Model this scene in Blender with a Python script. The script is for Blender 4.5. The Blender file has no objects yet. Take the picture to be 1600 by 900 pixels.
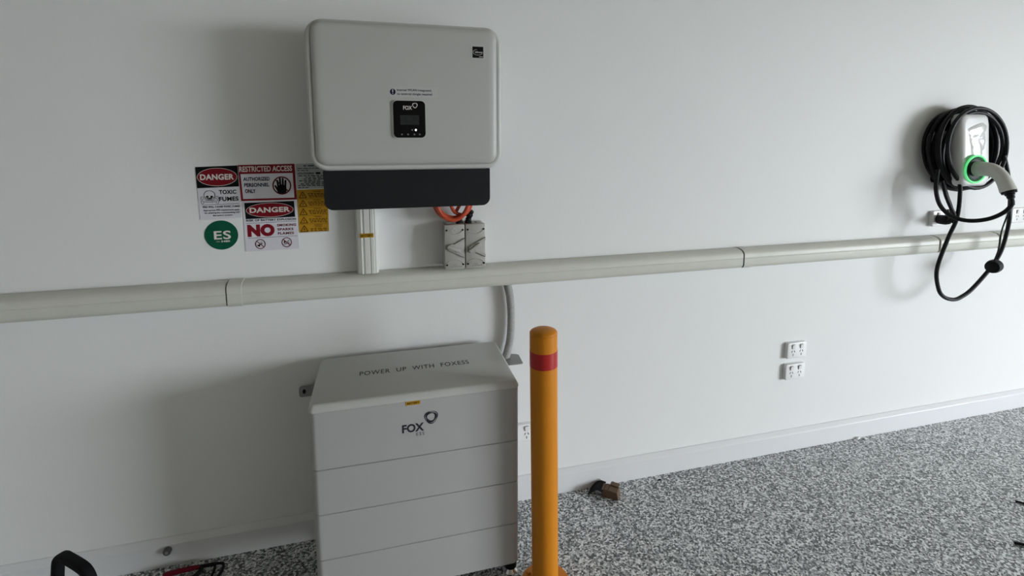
import bpy, bmesh, math, random
from mathutils import Vector, Matrix
random.seed(7)
scene = bpy.context.scene
COL = scene.collection

# ------------------------------------------------------------------ camera
cam_data = bpy.data.cameras.new('camera')
cam_data.sensor_fit = 'HORIZONTAL'
cam_data.sensor_width = 36.0
cam_data.lens = 836.0 / 1600.0 * 36.0
cam_data.shift_x = -27.4 / 1600.0
cam_data.shift_y = -133.3 / 1600.0
cam_data.clip_start = 0.02
cam = bpy.data.objects.new('camera', cam_data)
COL.objects.link(cam)
Rx = Vector((0.9634161877, -0.2679976979, 0.0025461902))
Rd = Vector((-0.0325544587, -0.1264484161, -0.9914388560))
Rf = Vector((0.2660252928, 0.9550853532, -0.1305469710))
m = Matrix((Rx, -Rd, -Rf)).transposed().to_4x4()
m.translation = Vector((0, -1.9, 1.444))
cam.matrix_world = m
scene.camera = cam

# ------------------------------------------------------------------ room size, daylight, exposure
XL, XR, YF, ZC = -3.3, 6.6, -6.6, 2.62          # left wall, right wall, front wall, ceiling
DY0, DY1, DZ = -2.6, -5.6, 2.15              # garage door opening in the right wall
world = bpy.data.worlds.new('overcast_sky')
scene.world = world
world.use_nodes = True
bg = world.node_tree.nodes['Background']
bg.inputs['Color'].default_value = (0.885, 0.945, 1.0, 1)
bg.inputs['Strength'].default_value = 27.0
portal = bpy.data.lights.new('door_portal', 'AREA')   # sampling aid for the open garage door
portal.shape = 'RECTANGLE'
portal.size = DZ
portal.size_y = DY0 - DY1
portal.cycles.is_portal = True
po = bpy.data.objects.new('door_portal', portal)
COL.objects.link(po)
po.location = (XR + 0.02, (DY0 + DY1) / 2, DZ / 2)
po.rotation_euler = (0, math.radians(90), 0)
vs = scene.view_settings
vs.view_transform = 'Standard'
vs.look = 'None'
vs.gamma = 1.0
vs.use_curve_mapping = False
vs.exposure = 0.05

# ------------------------------------------------------------------ materials
def mat(name, col, rough=0.5, metal=0.0, spec=0.5, bump=0.0, bscale=200.0, vary=0.0, vscale=6.0, coat=0.0, emit=None, estr=0.0):
    M = bpy.data.materials.new(name)
    M.use_nodes = True
    nt = M.node_tree
    p = nt.nodes['Principled BSDF']
    p.inputs['Base Color'].default_value = (*col, 1)
    p.inputs['Roughness'].default_value = rough
    p.inputs['Metallic'].default_value = metal
    p.inputs['Specular IOR Level'].default_value = spec
    p.inputs['Coat Weight'].default_value = coat
    tc = nt.nodes.new('ShaderNodeTexCoord')
    if vary > 0:
        n = nt.nodes.new('ShaderNodeTexNoise')
        n.inputs['Scale'].default_value = vscale
        n.inputs['Detail'].default_value = 4
        nt.links.new(tc.outputs['Object'], n.inputs['Vector'])
        mx = nt.nodes.new('ShaderNodeMix')
        mx.data_type = 'RGBA'
        mx.inputs[6].default_value = (*[c * (1 - vary) for c in col], 1)
        mx.inputs[7].default_value = (*[min(1, c * (1 + vary)) for c in col], 1)
        nt.links.new(n.outputs['Fac'], mx.inputs[0])
        nt.links.new(mx.outputs[2], p.inputs['Base Color'])
    if bump > 0:
        n2 = nt.nodes.new('ShaderNodeTexNoise')
        n2.inputs['Scale'].default_value = bscale
        n2.inputs['Detail'].default_value = 3
        nt.links.new(tc.outputs['Object'], n2.inputs['Vector'])
        b = nt.nodes.new('ShaderNodeBump')
        b.inputs['Strength'].default_value = bump
        b.inputs['Distance'].default_value = 0.002
        nt.links.new(n2.outputs['Fac'], b.inputs['Height'])
        nt.links.new(b.outputs['Normal'], p.inputs['Normal'])
    if emit:
        p.inputs['Emission Color'].default_value = (*emit, 1)
        p.inputs['Emission Strength'].default_value = estr
    return M

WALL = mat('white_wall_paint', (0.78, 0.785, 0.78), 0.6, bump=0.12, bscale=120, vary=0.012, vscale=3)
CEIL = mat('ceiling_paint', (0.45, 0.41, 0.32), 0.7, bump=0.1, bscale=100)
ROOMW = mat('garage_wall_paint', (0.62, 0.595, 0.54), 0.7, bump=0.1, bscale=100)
SKIRT = mat('skirting_gloss_paint', (0.72, 0.725, 0.74), 0.35, bump=0.05, bscale=80)
TRUNK = mat('cream_trunking_plastic', (0.60, 0.60, 0.54), 0.42, vary=0.06, vscale=14)
DUCT = mat('white_duct_plastic', (0.68, 0.68, 0.64), 0.4, vary=0.02)
GAP = mat('dark_joint', (0.05, 0.05, 0.045), 0.7, vary=0.1)
CASE = mat('pale_grey_powder_coat', (0.46, 0.46, 0.44), 0.42, bump=0.08, bscale=900, vary=0.012)
LABEL = mat('pale_label_vinyl', (0.485, 0.485, 0.475), 0.45, vary=0.02)
LIP = mat('grey_rim_powder_coat', (0.52, 0.52, 0.50), 0.4, bump=0.06, bscale=900)
BATT = mat('grey_battery_coat', (0.41, 0.405, 0.40), 0.5, bump=0.12, bscale=700, vary=0.012)
LIDM = mat('grey_lid_coat', (0.50, 0.50, 0.48), 0.38, bump=0.08, bscale=700, vary=0.01)
DARK = mat('charcoal_plastic', (0.013, 0.013, 0.0145), 0.55, spec=0.18, bump=0.1, bscale=900)
BLACK = mat('black_rubber', (0.004, 0.004, 0.005), 0.5, spec=0.22, bump=0.05, bscale=500)
BLACKP = mat('black_gloss_panel', (0.002, 0.002, 0.002), 0.3, spec=0.15, bump=0.01)
BLKSTRAP = mat('black_nylon', (0.004, 0.004, 0.005), 0.7, spec=0.15, bump=0.4, bscale=900)
STEELB = mat('grey_bracket_metal', (0.30, 0.30, 0.30), 0.45, metal=0.3, vary=0.05)
CHROME = mat('zinc_plated_steel', (0.7, 0.7, 0.7), 0.25, metal=1.0, vary=0.05)
ORANGE = mat('orange_post_paint', (0.58, 0.205, 0.007), 0.42, spec=0.3, bump=0.1, bscale=500, vary=0.05, vscale=20)
REDT = mat('red_reflective_tape', (0.40, 0.012, 0.012), 0.35, bump=0.1, bscale=900, vary=0.1)
CABLEO = mat('orange_cable_sheath', (0.52, 0.070, 0.024), 0.4, vary=0.06)
ISO = mat('isolator_grey_plastic', (0.40, 0.39, 0.36), 0.38, bump=0.1, bscale=300, vary=0.03)
HOSE = mat('grey_conduit_plastic', (0.38, 0.38, 0.37), 0.5, vary=0.03)
GPO = mat('white_outlet_plastic', (0.80, 0.80, 0.80), 0.3, vary=0.01)
SLOT = mat('outlet_slot_dark', (0.03, 0.03, 0.03), 0.7, vary=0.1)
EVW = mat('white_gloss_plastic', (0.74, 0.745, 0.74), 0.3, vary=0.01)
FILM = mat('wrinkled_glossy_film', (0.70, 0.71, 0.70), 0.16, spec=0.8, bump=0.5, bscale=40, coat=0.7)
GUN = mat('white_connector_plastic', (0.60, 0.60, 0.56), 0.4, vary=0.02)
GREENL = mat('green_light_ring', (0.05, 0.5, 0.12), 0.4, emit=(0.12, 0.75, 0.25), estr=0.75)
GREEND = mat('dark_green_lens', (0.004, 0.07, 0.022), 0.6, spec=0.1, vary=0.05)
WLED = mat('white_indicator', (0.9, 0.9, 0.9), 0.4, emit=(1, 1, 1), estr=0.9)
GREYI = mat('grey_icon_print', (0.28, 0.28, 0.28), 0.5, vary=0.02)
SCREEN = mat('unlit_screen', (0.022, 0.024, 0.023), 0.35, spec=0.2, vary=0.5, vscale=60)
SWHITE = mat('sign_white_vinyl', (0.66, 0.65, 0.70), 0.4, vary=0.015)
SGREY = mat('label_grey_vinyl', (0.40, 0.42, 0.42), 0.4, vary=0.03)
SBLACK = mat('sign_black_print', (0.004, 0.004, 0.005), 0.6, spec=0.12, vary=0.05)
SRED = mat('sign_red_print', (0.19, 0.006, 0.014), 0.55, spec=0.15, vary=0.05)
SDKRED = mat('prohibition_maroon_print', (0.11, 0.005, 0.012), 0.55, spec=0.15, vary=0.05)
SYEL = mat('label_yellow_vinyl', (0.42, 0.225, 0.010), 0.5, spec=0.2, vary=0.04)
SBROWN = mat('label_brown_print', (0.07, 0.02, 0.004), 0.6, spec=0.1, vary=0.05)
SGREEN = mat('sticker_green_print', (0.003, 0.085, 0.045), 0.5, spec=0.15, vary=0.05)
STEXT = mat('sign_pale_print', (0.70, 0.66, 0.62), 0.45, vary=0.02)
SNAVY = mat('sign_navy_print', (0.012, 0.012, 0.04), 0.55, spec=0.12, vary=0.02)
INK = mat('charcoal_logo_print', (0.025, 0.026, 0.032), 0.55, spec=0.15, vary=0.03)
CARD = mat('brown_cardboard', (0.105, 0.062, 0.035), 0.75, bump=0.2, bscale=150, vary=0.1, vscale=40)
PAPER = mat('white_scrap', (0.85, 0.85, 0.83), 0.6, vary=0.02)
REDH = mat('red_handle_plastic', (0.12, 0.004, 0.012), 0.5, spec=0.2, vary=0.05)
STOPM = mat('grey_stopper_rubber', (0.09, 0.09, 0.09), 0.55, vary=0.1)
CONC = mat('driveway_asphalt', (0.08, 0.077, 0.07), 0.8, bump=0.2, bscale=60, vary=0.1)

def floor_material():
    M = bpy.data.materials.new('speckled_flake_floor')
    M.use_nodes = True
    nt = M.node_tree
    p = nt.nodes['Principled BSDF']
    tc = nt.nodes.new('ShaderNodeTexCoord')
    vo = nt.nodes.new('ShaderNodeTexVoronoi')
    vo.inputs['Scale'].default_value = 165
    vo.inputs['Randomness'].default_value = 1.0
    nt.links.new(tc.outputs['Object'], vo.inputs['Vector'])
    sx = nt.nodes.new('ShaderNodeSeparateColor')
    nt.links.new(vo.outputs['Color'], sx.inputs[0])
    rp = nt.nodes.new('ShaderNodeValToRGB')
    e = rp.color_ramp.elements
    rp.color_ramp.interpolation = 'CONSTANT'
    e[0].position = 0.0
    e[0].color = (0.030, 0.032, 0.034, 1)
    e[1].position = 0.16
    e[1].color = (0.115, 0.12, 0.125, 1)
    for pos, c in ((0.33, (0.25, 0.26, 0.265)), (0.50, (0.42, 0.43, 0.44)), (0.66, (0.62, 0.63, 0.64)), (0.83, (0.85, 0.86, 0.87))):
        k = e.new(pos)
        k.color = (*c, 1)
    nt.links.new(sx.outputs[0], rp.inputs[0])
    nt.links.new(rp.outputs[0], p.inputs['Base Color'])
    p.inputs['Roughness'].default_value = 0.33
    p.inputs['Specular IOR Level'].default_value = 0.8
    b = nt.nodes.new('ShaderNodeBump')
    b.inputs['Strength'].default_value = 0.45
    b.inputs['Distance'].default_value = 0.0025
    nt.links.new(sx.outputs[1], b.inputs['Height'])
    nt.links.new(b.outputs['Normal'], p.inputs['Normal'])
    return M
FLOOR = floor_material()

# ------------------------------------------------------------------ helpers
OFF = {}
def thing(name, label, cat, loc=(0, 0, 0), group=None):
    o = bpy.data.objects.new(name, None)
    o.empty_display_size = 0.05
    COL.objects.link(o)
    o.location = loc
    o['label'] = label
    o['category'] = cat
    if group:
        o['group'] = group
    OFF[o.name] = Vector(loc)
    return o

def obj(name, bm, material, parent=None, smooth=True, label=None, loc=None, angle=35):
    """link bm (built in room coordinates) as ONE mesh object; parts store vertices relative to their thing"""
    off = OFF[parent.name] if parent is not None else Vector(loc or (0, 0, 0))
    bmesh.ops.recalc_face_normals(bm, faces=bm.faces[:])
    if off.length:
        bmesh.ops.translate(bm, verts=bm.verts[:], vec=-off)
    me = bpy.data.meshes.new(name)
    bm.to_mesh(me)
    bm.free()
    if isinstance(material, (list, tuple)):
        for x in material:
            me.materials.append(x)
    else:
        me.materials.append(material)
    if smooth:
        me.polygons.foreach_set('use_smooth', [True] * len(me.polygons))
        me.set_sharp_from_angle(angle=math.radians(angle))
    o = bpy.data.objects.new(name, me)
    COL.objects.link(o)
    if parent is not None:
        o.parent = parent
    else:
        o.location = off
    OFF[o.name] = off
    if label:
        o['label'] = label
    return o

def tag(o, label, cat, group=None):
    o['label'] = label
    o['category'] = cat
    if group:
        o['group'] = group
    return o

def struct(name, bm, material, smooth=False, parent=None):
    o = obj(name, bm, material, parent, smooth)
    o['kind'] = 'structure'
    return o

def BM():
    return bmesh.new()

def box(bm, x0, x1, y0, y1, z0, z1, bev=0.0, seg=2):
    t = bmesh.new()
    bmesh.ops.create_cube(t, size=1.0)
    bmesh.ops.scale(t, vec=(x1 - x0, y1 - y0, z1 - z0), verts=t.verts)
    bmesh.ops.translate(t, vec=((x0 + x1) / 2, (y0 + y1) / 2, (z0 + z1) / 2), verts=t.verts)
    if bev > 0:
        bmesh.ops.bevel(t, geom=t.edges[:], offset=bev, segments=seg, affect='EDGES', profile=0.5)
    merge(bm, t)

def merge(bm, t, M=None):
    if M is not None:
        bmesh.ops.transform(t, matrix=M, verts=t.verts[:])
    me = bpy.data.meshes.new('scratch')
    t.to_mesh(me)
    t.free()
    bm.from_mesh(me)
    bpy.data.meshes.remove(me)

def rings(bm, rs, closed=True, cap0=True, cap1=True):
    """loft between rings of equal length"""
    V = [[bm.verts.new(p) for p in r] for r in rs]
    n = len(rs[0])
    for a, b in zip(V, V[1:]):
        for i in range(n if closed else n - 1):
            j = (i + 1) % n
            bm.faces.new((a[i], a[j], b[j], b[i]))
    if cap0:
        bm.faces.new(V[0][::-1])
    if cap1:
        bm.faces.new(V[-1])

def tube(bm, pts, r, n=10, radii=None, closed=False, caps=True):
    pts = [Vector(p) for p in pts]
    N = len(pts)
    up = Vector((0.13, 0.31, 0.94)).normalized()
    rs = []
    nrm = None
    for i, p in enumerate(pts):
        if closed:
            t = (pts[(i + 1) % N] - pts[i - 1]).normalized()
        else:
            t = (pts[min(N - 1, i + 1)] - pts[max(0, i - 1)]).normalized()
        if nrm is None:
            nrm = (up - t * up.dot(t)).normalized()
        else:
            nrm = (nrm - t * nrm.dot(t)).normalized()
        bi = t.cross(nrm)
        rr = radii[i] if radii else r
        rs.append([p + (nrm * math.cos(a) + bi * math.sin(a)) * rr for a in [2 * math.pi * k / n for k in range(n)]])
    if closed:
        V = [[bm.verts.new(q) for q in rg] for rg in rs]
        # align the last ring to the first
        best = min(range(n), key=lambda s: sum((V[-1][(k + s) % n].co - V[0][k].co).length for k in range(n)))
        for a, b in zip(V, V[1:]):
            for k in range(n):
                bm.faces.new((a[k], a[(k + 1) % n], b[(k + 1) % n], b[k]))
        a, b = V[-1], V[0]
        for k in range(n):
            bm.faces.new((a[(k + best) % n], a[(k + 1 + best) % n], b[(k + 1) % n], b[k]))
    else:
        rings(bm, rs, True, caps, caps)

def spline(P, sub=8, closed=False):
    P = [Vector(p) for p in P]
    out = []
    n = len(P)
    rng = range(n) if closed else range(n - 1)
    for i in rng:
        if closed:
            a, b, c, d = P[i - 1], P[i], P[(i + 1) % n], P[(i + 2) % n]
        else:
            a, b, c, d = P[max(0, i - 1)], P[i], P[i + 1], P[min(n - 1, i + 2)]
        for k in range(sub):
            t = k / sub
            out.append(0.5 * ((2 * b) + (c - a) * t + (2 * a - 5 * b + 4 * c - d) * t * t + (3 * b - a - 3 * c + d) * t ** 3))
    if not closed:
        out.append(P[-1])
    return out

def lathe(bm, prof, M=None, n=24, cap0=True, cap1=True):
    """prof = [(radius, height)], axis +z, then transformed by M"""
    t = bmesh.new()
    rings(t, [[Vector((max(r, 1e-4) * math.cos(2 * math.pi * k / n), max(r, 1e-4) * math.sin(2 * math.pi * k / n), h)) for k in range(n)] for r, h in prof], True, cap0, cap1)
    merge(bm, t, M)

def axis_matrix(p, d):
    return Matrix.Translation(Vector(p)) @ Vector((0, 0, 1)).rotation_difference(Vector(d).normalized()).to_matrix().to_4x4()

def rrect(x0, x1, z0, z1, r, n=6):
    pts = []
    for cx, cz, a0 in ((x1 - r, z1 - r, 0), (x0 + r, z1 - r, 90), (x0 + r, z0 + r, 180), (x1 - r, z0 + r, 270)):
        for k in range(n + 1):
            a = math.radians(a0 + 90 * k / n)
            pts.append((cx + r * math.cos(a), cz + r * math.sin(a)))
    return pts

def plate(bm, pts, y0, y1):
    """flat plate facing the room (-y): outline pts in (x, z), front at y0, back at y1"""
    rings(bm, [[Vector((x, y1, z)) for x, z in pts], [Vector((x, y0, z)) for x, z in pts]])

def ell(cx, cz, rx, rz, n=32, a0=0.0):
    return [(cx + rx * math.cos(a0 + 2 * math.pi * k / n), cz + rz * math.sin(a0 + 2 * math.pi * k / n)) for k in range(n)]

def bar(bm, x0, z0, x1, z1, w, y0, y1):
    d = Vector((x1 - x0, z1 - z0)).normalized()
    p = Vector((-d.y, d.x)) * w / 2
    plate(bm, [(x0 + p.x, z0 + p.y), (x0 - p.x, z0 - p.y), (x1 - p.x, z1 - p.y), (x1 + p.x, z1 + p.y)], y0, y1)

def annulus(bm, cx, cz, rx, rz, w, y0, y1, n=36):
    o = ell(cx, cz, rx, rz, n)
    i = ell(cx, cz, rx - w, rz - w, n)
    f = lambda P, y: [bm.verts.new((x, y, z)) for x, z in P]
    A, B, C_, D = f(o, y0), f(i, y0), f(i, y1), f(o, y1)
    for k in range(n):
        j = (k + 1) % n
        for P, Q in ((A, B), (B, C_), (C_, D), (D, A)):
            bm.faces.new((P[k], P[j], Q[j], Q[k]))

_tc = {}
def text2d(s, bold=0.0, space=1.0):
    key = (s, bold, space)
    if key not in _tc:
        cu = bpy.data.curves.new('t', 'FONT')
        cu.body = s
        cu.size = 1.0
        cu.offset = bold
        cu.space_character = space
        cu.resolution_u = 4
        o = bpy.data.objects.new('t', cu)
        COL.objects.link(o)
        dg = bpy.context.evaluated_depsgraph_get()
        me = bpy.data.meshes.new_from_object(o.evaluated_get(dg))
        vs_ = [(v.co.x, v.co.y) for v in me.vertices]
        fs = [tuple(p.vertices) for p in me.polygons]
        bpy.data.objects.remove(o)
        bpy.data.curves.remove(cu)
        bpy.data.meshes.remove(me)
        _tc[key] = (vs_, fs)
    return _tc[key]

def fit(bm, s, u0, u1, v0, v1, fn, bold=0.0, space=1.0, slant=0.0):
    """letters of s fitted into the rectangle; fn maps (u, v) to a point"""
    vs_, fs = text2d(s, bold, space)
    xs = [a for a, b in vs_]
    ys = [b for a, b in vs_]
    ax, bx, ay, by = min(xs), max(xs), min(ys), max(ys)
    V = []
    for x, y in vs_:
        a = (x - ax) / (bx - ax)
        u = u0 + (u1 - u0) * a
        v = v0 + (v1 - v0) * (y - ay) / (by - ay) + slant * a
        V.append(bm.verts.new(fn(u, v)))
    for f in fs:
        try:
            bm.faces.new([V[i] for i in f])
        except ValueError:
            pass

def wallmap(y):
    return lambda u, v: Vector((u, y, v))

def word_lines(bm, x0, x1, z, h, y, words, seed=0, y1=None):
    """unreadably small print: a row of word-sized dashes"""
    R_ = random.Random(seed)
    L = [R_.uniform(0.5, 1.5) for _ in range(words)]
    tot = sum(L) + 0.35 * (words - 1)
    x = x0
    for l in L:
        w = l / tot * (x1 - x0)
        plate(bm, [(x, z - h / 2), (x + w, z - h / 2), (x + w, z + h / 2), (x, z + h / 2)], y, (y + 0.0002) if y1 is None else y1)
        x += w + 0.35 / tot * (x1 - x0)

def fox_ring(bm, c, size, fn, w=0.17, second=True):
    """the round-cornered triangular double loop of the logo"""
    def loop(rad, th, w0, ph):
        return rad * (1 + 0.10 * math.cos(3 * (th - ph))) * w0
    n = 48
    def strip(ro, ri, ph0, ph1, ox=0.0, oy=0.0):
        O, I = [], []
        for k in range(n):
            th = 2 * math.pi * k / n
            a = ro * (1 + 0.09 * math.cos(3 * (th - ph0)))
            b = ri * (1 + 0.07 * math.cos(3 * (th - ph1)))
            O.append(bm.verts.new(fn(c[0] + size * a * math.cos(th), c[1] + size * a * math.sin(th))))
            I.append(bm.verts.new(fn(c[0] + size * (ox + b * math.cos(th)), c[1] + size * (oy + b * math.sin(th)))))
        for k in range(n):
            j = (k + 1) % n
            bm.faces.new((O[k], O[j], I[j], I[k]))
    if second:
        strip(0.50, 0.44, 0.55, 0.62, 0.01, 0.0)
        strip(0.415, 0.28, 0.35, 0.9, -0.01, 0.015)
    else:
        strip(0.50, 0.50 - w, 0.55, 0.75, 0.0, 0.0)

# ------------------------------------------------------------------ setting
b = BM(); box(b, XL - 0.1, XR + 0.1, YF - 0.1, 0.1, -0.1, 0.0); struct('floor', b, FLOOR)
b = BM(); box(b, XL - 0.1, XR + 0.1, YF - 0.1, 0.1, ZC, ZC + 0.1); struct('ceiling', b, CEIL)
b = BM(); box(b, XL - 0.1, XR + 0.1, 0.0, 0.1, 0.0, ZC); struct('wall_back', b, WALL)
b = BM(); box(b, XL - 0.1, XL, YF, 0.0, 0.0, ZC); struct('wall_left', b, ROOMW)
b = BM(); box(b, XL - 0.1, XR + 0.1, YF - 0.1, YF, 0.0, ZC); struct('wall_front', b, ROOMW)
b = BM()
box(b, XR, XR + 0.1, DY0, 0.0, 0.0, ZC)
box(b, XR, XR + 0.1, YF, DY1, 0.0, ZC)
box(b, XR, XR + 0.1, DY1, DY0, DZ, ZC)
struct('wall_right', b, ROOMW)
b = BM(); box(b, XR + 0.1, XR + 14, -12, 6, -0.12, -0.02); struct('driveway', b, CONC)

# skirting along the back wall: upright face with a sloped top
b = BM()
prof = [(0, 0), (-0.020, 0), (-0.020, 0.0775), (-0.018, 0.0805), (-0.005, 0.0945), (0, 0.0955)]
rings(b, [[Vector((x, y, z)) for y, z in prof] for x in (XL, XR)])
struct('baseboard_back', b, SKIRT)

# ------------------------------------------------------------------ horizontal cable trunking
TP = [(-0.0006, 0.9645), (-0.020, 0.9665), (-0.044, 0.962), (-0.054, 0.9555), (-0.0595, 0.948), (-0.0600, 0.932), (-0.0585, 0.930), (-0.0600, 0.928),
      (-0.0600, 0.905), (-0.0580, 0.898), (-0.050, 0.890), (-0.0006, 0.8865)]
def trunk_piece(x0, x1, s=0.0):
    b = BM()
    cz = 0.926
    rings(b, [[Vector((x, y * (1 + s / 0.06) if y < -0.001 else y, cz + (z - cz) * (1 + s / 0.04))) for y, z in TP] for x in (x0, x1)])
    return b
t = thing('cable_trunking', 'long cream cable trunking running the whole length of the wall', 'trunking', (1.0, 0, 0.9265))
cuts = [(XL + 0.01, -0.4865), (-0.4825, 1.4275), (1.4325, 2.489), (2.503, 2.869), (2.885, XR - 0.01)]
for x0, x1 in cuts:
    obj('trunking_cover', trunk_piece(x0, x1), TRUNK, t)
obj('joint_backing', trunk_piece(-0.52, 2.95, -0.008), GAP, t, label='dark gap between the trunking covers')
obj('coupling', trunk_piece(-0.4825, -0.4405, 0.0022), TRUNK, t, label='narrow cream coupling band at the left joint')
obj('coupling', trunk_piece(1.4325, 1.466, 0.0015), TRUNK, t, label='narrow cream coupling band at the right joint')

# ------------------------------------------------------------------ vertical duct below the inverter
t = thing('vertical_duct', 'short white ribbed cable duct rising from trunking to the inverter', 'duct', (-0.052, 0, 0.967))
b = BM()
x0, x1 = -0.0875, -0.0165
P2 = [(x0, 0), (x0, -0.040), (x0 + 0.006, -0.050), (x0 + 0.018, -0.055), (x0 + 0.020, -0.0525), (x0 + 0.026, -0.0525), (x0 + 0.028, -0.055),
      (x1 - 0.028, -0.055), (x1 - 0.0265, -0.0525), (x1 - 0.0245, -0.0525), (x1 - 0.023, -0.055), (x1 - 0.014, -0.055), (x1 - 0.012, -0.0525), (x1 - 0.0095, -0.0525), (x1 - 0.008, -0.053), (x1 - 0.003, -0.048), (x1, -0.040), (x1, 0)]
rings(b, [[Vector((x, y, z)) for x, y in P2] for z in (0.9675, 1.300)])
obj('duct_body', b, DUCT, t)
b = BM(); plate(b, rrect(-0.0745, -0.030, 1.0925, 1.1065, 0.002), -0.0565, -0.0550)
s = obj('sticker', b, SYEL, t, label='small yellow battery sticker')
b = BM(); fit(b, 'BATTERY', -0.0715, -0.033, 1.0955, 1.1035, wallmap(-0.0568), 0.02); obj('lettering', b, SBLACK, s, False)

# ------------------------------------------------------------------ inverter
t = thing('inverter', 'large pale grey wall inverter with black display and charcoal lower cover', 'inverter', (0.09, 0, 1.327))
b = BM()   # chassis behind the cover
plate(b, rrect(-0.165, 0.345, 1.335, 1.755, 0.03), -0.14, -0.004)
obj('chassis', b, CASE, t)
b = BM()   # rim: outer shell with rolled edge
X0, X1, Z0, Z1 = -0.201, 0.381, 1.327, 1.769
def frame_rings(specs):
    return [[Vector((x, y, z)) for x, z in rrect(X0 + i, X1 - i, Z0 + i, Z1 - i, max(0.004, 0.052 - i), 8)] for i, y in specs]
rings(b, frame_rings([(0.010, -0.11), (0.002, -0.125), (0.0, -0.14), (0.0, -0.188), (0.002, -0.195), (0.006, -0.199), (0.010, -0.200), (0.015, -0.199), (0.0175, -0.196)]))
obj('rim', b, LIP, t)
b = BM()   # raised front cover with soft rolled edges
rings(b, [[Vector((x, y, z)) for x, z in rrect(X0 + i, X1 - i, Z0 + i, Z1 - 0.007 - (i - 0.0165), max(0.004, 0.050 - i), 8)] for i, y in
          ((0.0165, -0.190), (0.0165, -0.1985), (0.019, -0.2045), (0.025, -0.2085), (0.034, -0.2107), (0.048, -0.2115))])
cover = obj('front_cover', b, CASE, t, angle=60)
b = BM()   # charcoal lower cover: hollow, open at the back and below
S = rrect(-0.1675, 0.3435, 1.206, 1.40, 0.026, 6)
S = [p for p in S]
outer = [(x, min(z, 1.3265)) for x, z in S]
plate(b, outer, -0.1825, -0.178)
box(b, -0.1675, -0.1635, -0.179, -0.03, 1.234, 1.3262)
box(b, 0.3395, 0.3435, -0.179, -0.03, 1.234, 1.3262)
obj('lower_cover', b, DARK, t, label='charcoal lower cover')
# display
b = BM(); plate(b, rrect(0.0385, 0.1395, 1.4235, 1.5405, 0.015), -0.2155, -0.2110)
obj('display_surround', b, LIP, t, label='pale rim around the display')
b = BM(); plate(b, rrect(0.0420, 0.1370, 1.4265, 1.5375, 0.013), -0.2170, -0.2150)
d = obj('display_panel', b, BLACKP, t, label='black display panel')
Yd = -0.2173
b = BM(); plate(b, [(0.062, 1.4655), (0.118, 1.4655), (0.118, 1.4945), (0.062, 1.4945)], Yd, Yd + 0.0004); obj('screen', b, SCREEN, d, False)
b = BM(); fit(b, 'FOX', 0.0715, 0.0975, 1.5105, 1.5225, wallmap(Yd), 0.02); fox_ring(b, (0.1065, 1.5240), 0.0155, wallmap(Yd), 0.13, False); obj('logo', b, STEXT, d, False)
b = BM(); plate(b, [(0.0935, 1.4500), (0.0985, 1.4527), (0.0985, 1.4473)], Yd, Yd + 0.0004); obj('button', b, GREYI, d, False)
b = BM(); plate(b, ell(0.1075, 1.4500, 0.0030, 0.0036, 12), Yd, Yd + 0.0004); obj('button', b, WLED, d, False, label='lit white button')
for px in (0.066, 0.084, 0.103, 0.119):
    b = BM(); annulus(b, px, 1.4365, 0.0024, 0.0024, 0.0010, Yd, Yd + 0.0004, 12); obj('button', b, GREYI, d, False)
# label above the display
b = BM(); plate(b, [(0.031, 1.5485), (0.1765, 1.5485), (0.1765, 1.5785), (0.031, 1.5785)], -0.2120, -0.2113)
l = obj('notice_label', b, LABEL, t, label='pale information label above the display')
Yl = -0.2123
b = BM(); plate(b, ell(0.0425, 1.5635, 0.0082, 0.0092, 24), Yl, Yl + 0.0003); obj('pictogram', b, SNAVY, l, False)
b = BM(); plate(b, [(0.0415, 1.5615), (0.0435, 1.5615), (0.0440, 1.5705), (0.0410, 1.5705)], Yl - 0.0004, Yl); plate(b, ell(0.0425, 1.5580, 0.0013, 0.0013, 8), Yl - 0.0004, Yl)
obj('exclamation_mark', b, SWHITE, l, False)
b = BM(); fit(b, 'Internal WLAN integrated,', 0.0545, 0.1585, 1.5640, 1.5730, wallmap(Yl), 0.012); fit(b, 'no external dongle required', 0.0545, 0.1595, 1.5525, 1.5615, wallmap(Yl), 0.012)
obj('lettering', b, SNAVY, l, False)
# square sticker
b = BM(); plate(b, [(0.2815, 1.668), (0.3255, 1.668), (0.3255, 1.711), (0.2815, 1.711)], -0.2121, -0.2113)
l = obj('square_sticker', b, LABEL, t, label='small square sticker with black centre')
b = BM(); plate(b, [(0.2855, 1.6725), (0.3195, 1.6725), (0.3195, 1.7065), (0.2855, 1.7065)], -0.2124, -0.2120); obj('sticker_centre', b, SBLACK, l, False)
b = BM(); fit(b, 'infineon', 0.2935, 0.3170, 1.6870, 1.6930, wallmap(-0.2127), 0.01)
for k in range(14):
    a0 = math.radians(100 + 17 * k); a1 = math.radians(100 + 17 * (k + 1))
    bar(b, 0.3025 + 0.0150 * math.cos(a0), 1.6895 + 0.0085 * math.sin(a0), 0.3025 + 0.0150 * math.cos(a1), 1.6895 + 0.0085 * math.sin(a1), 0.0008, -0.2127, -0.2124)
bar(b, 0.306, 1.6760, 0.318, 1.6760, 0.0015, -0.2127, -0.2124)
obj('logo', b, STEXT, l, False)

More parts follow.
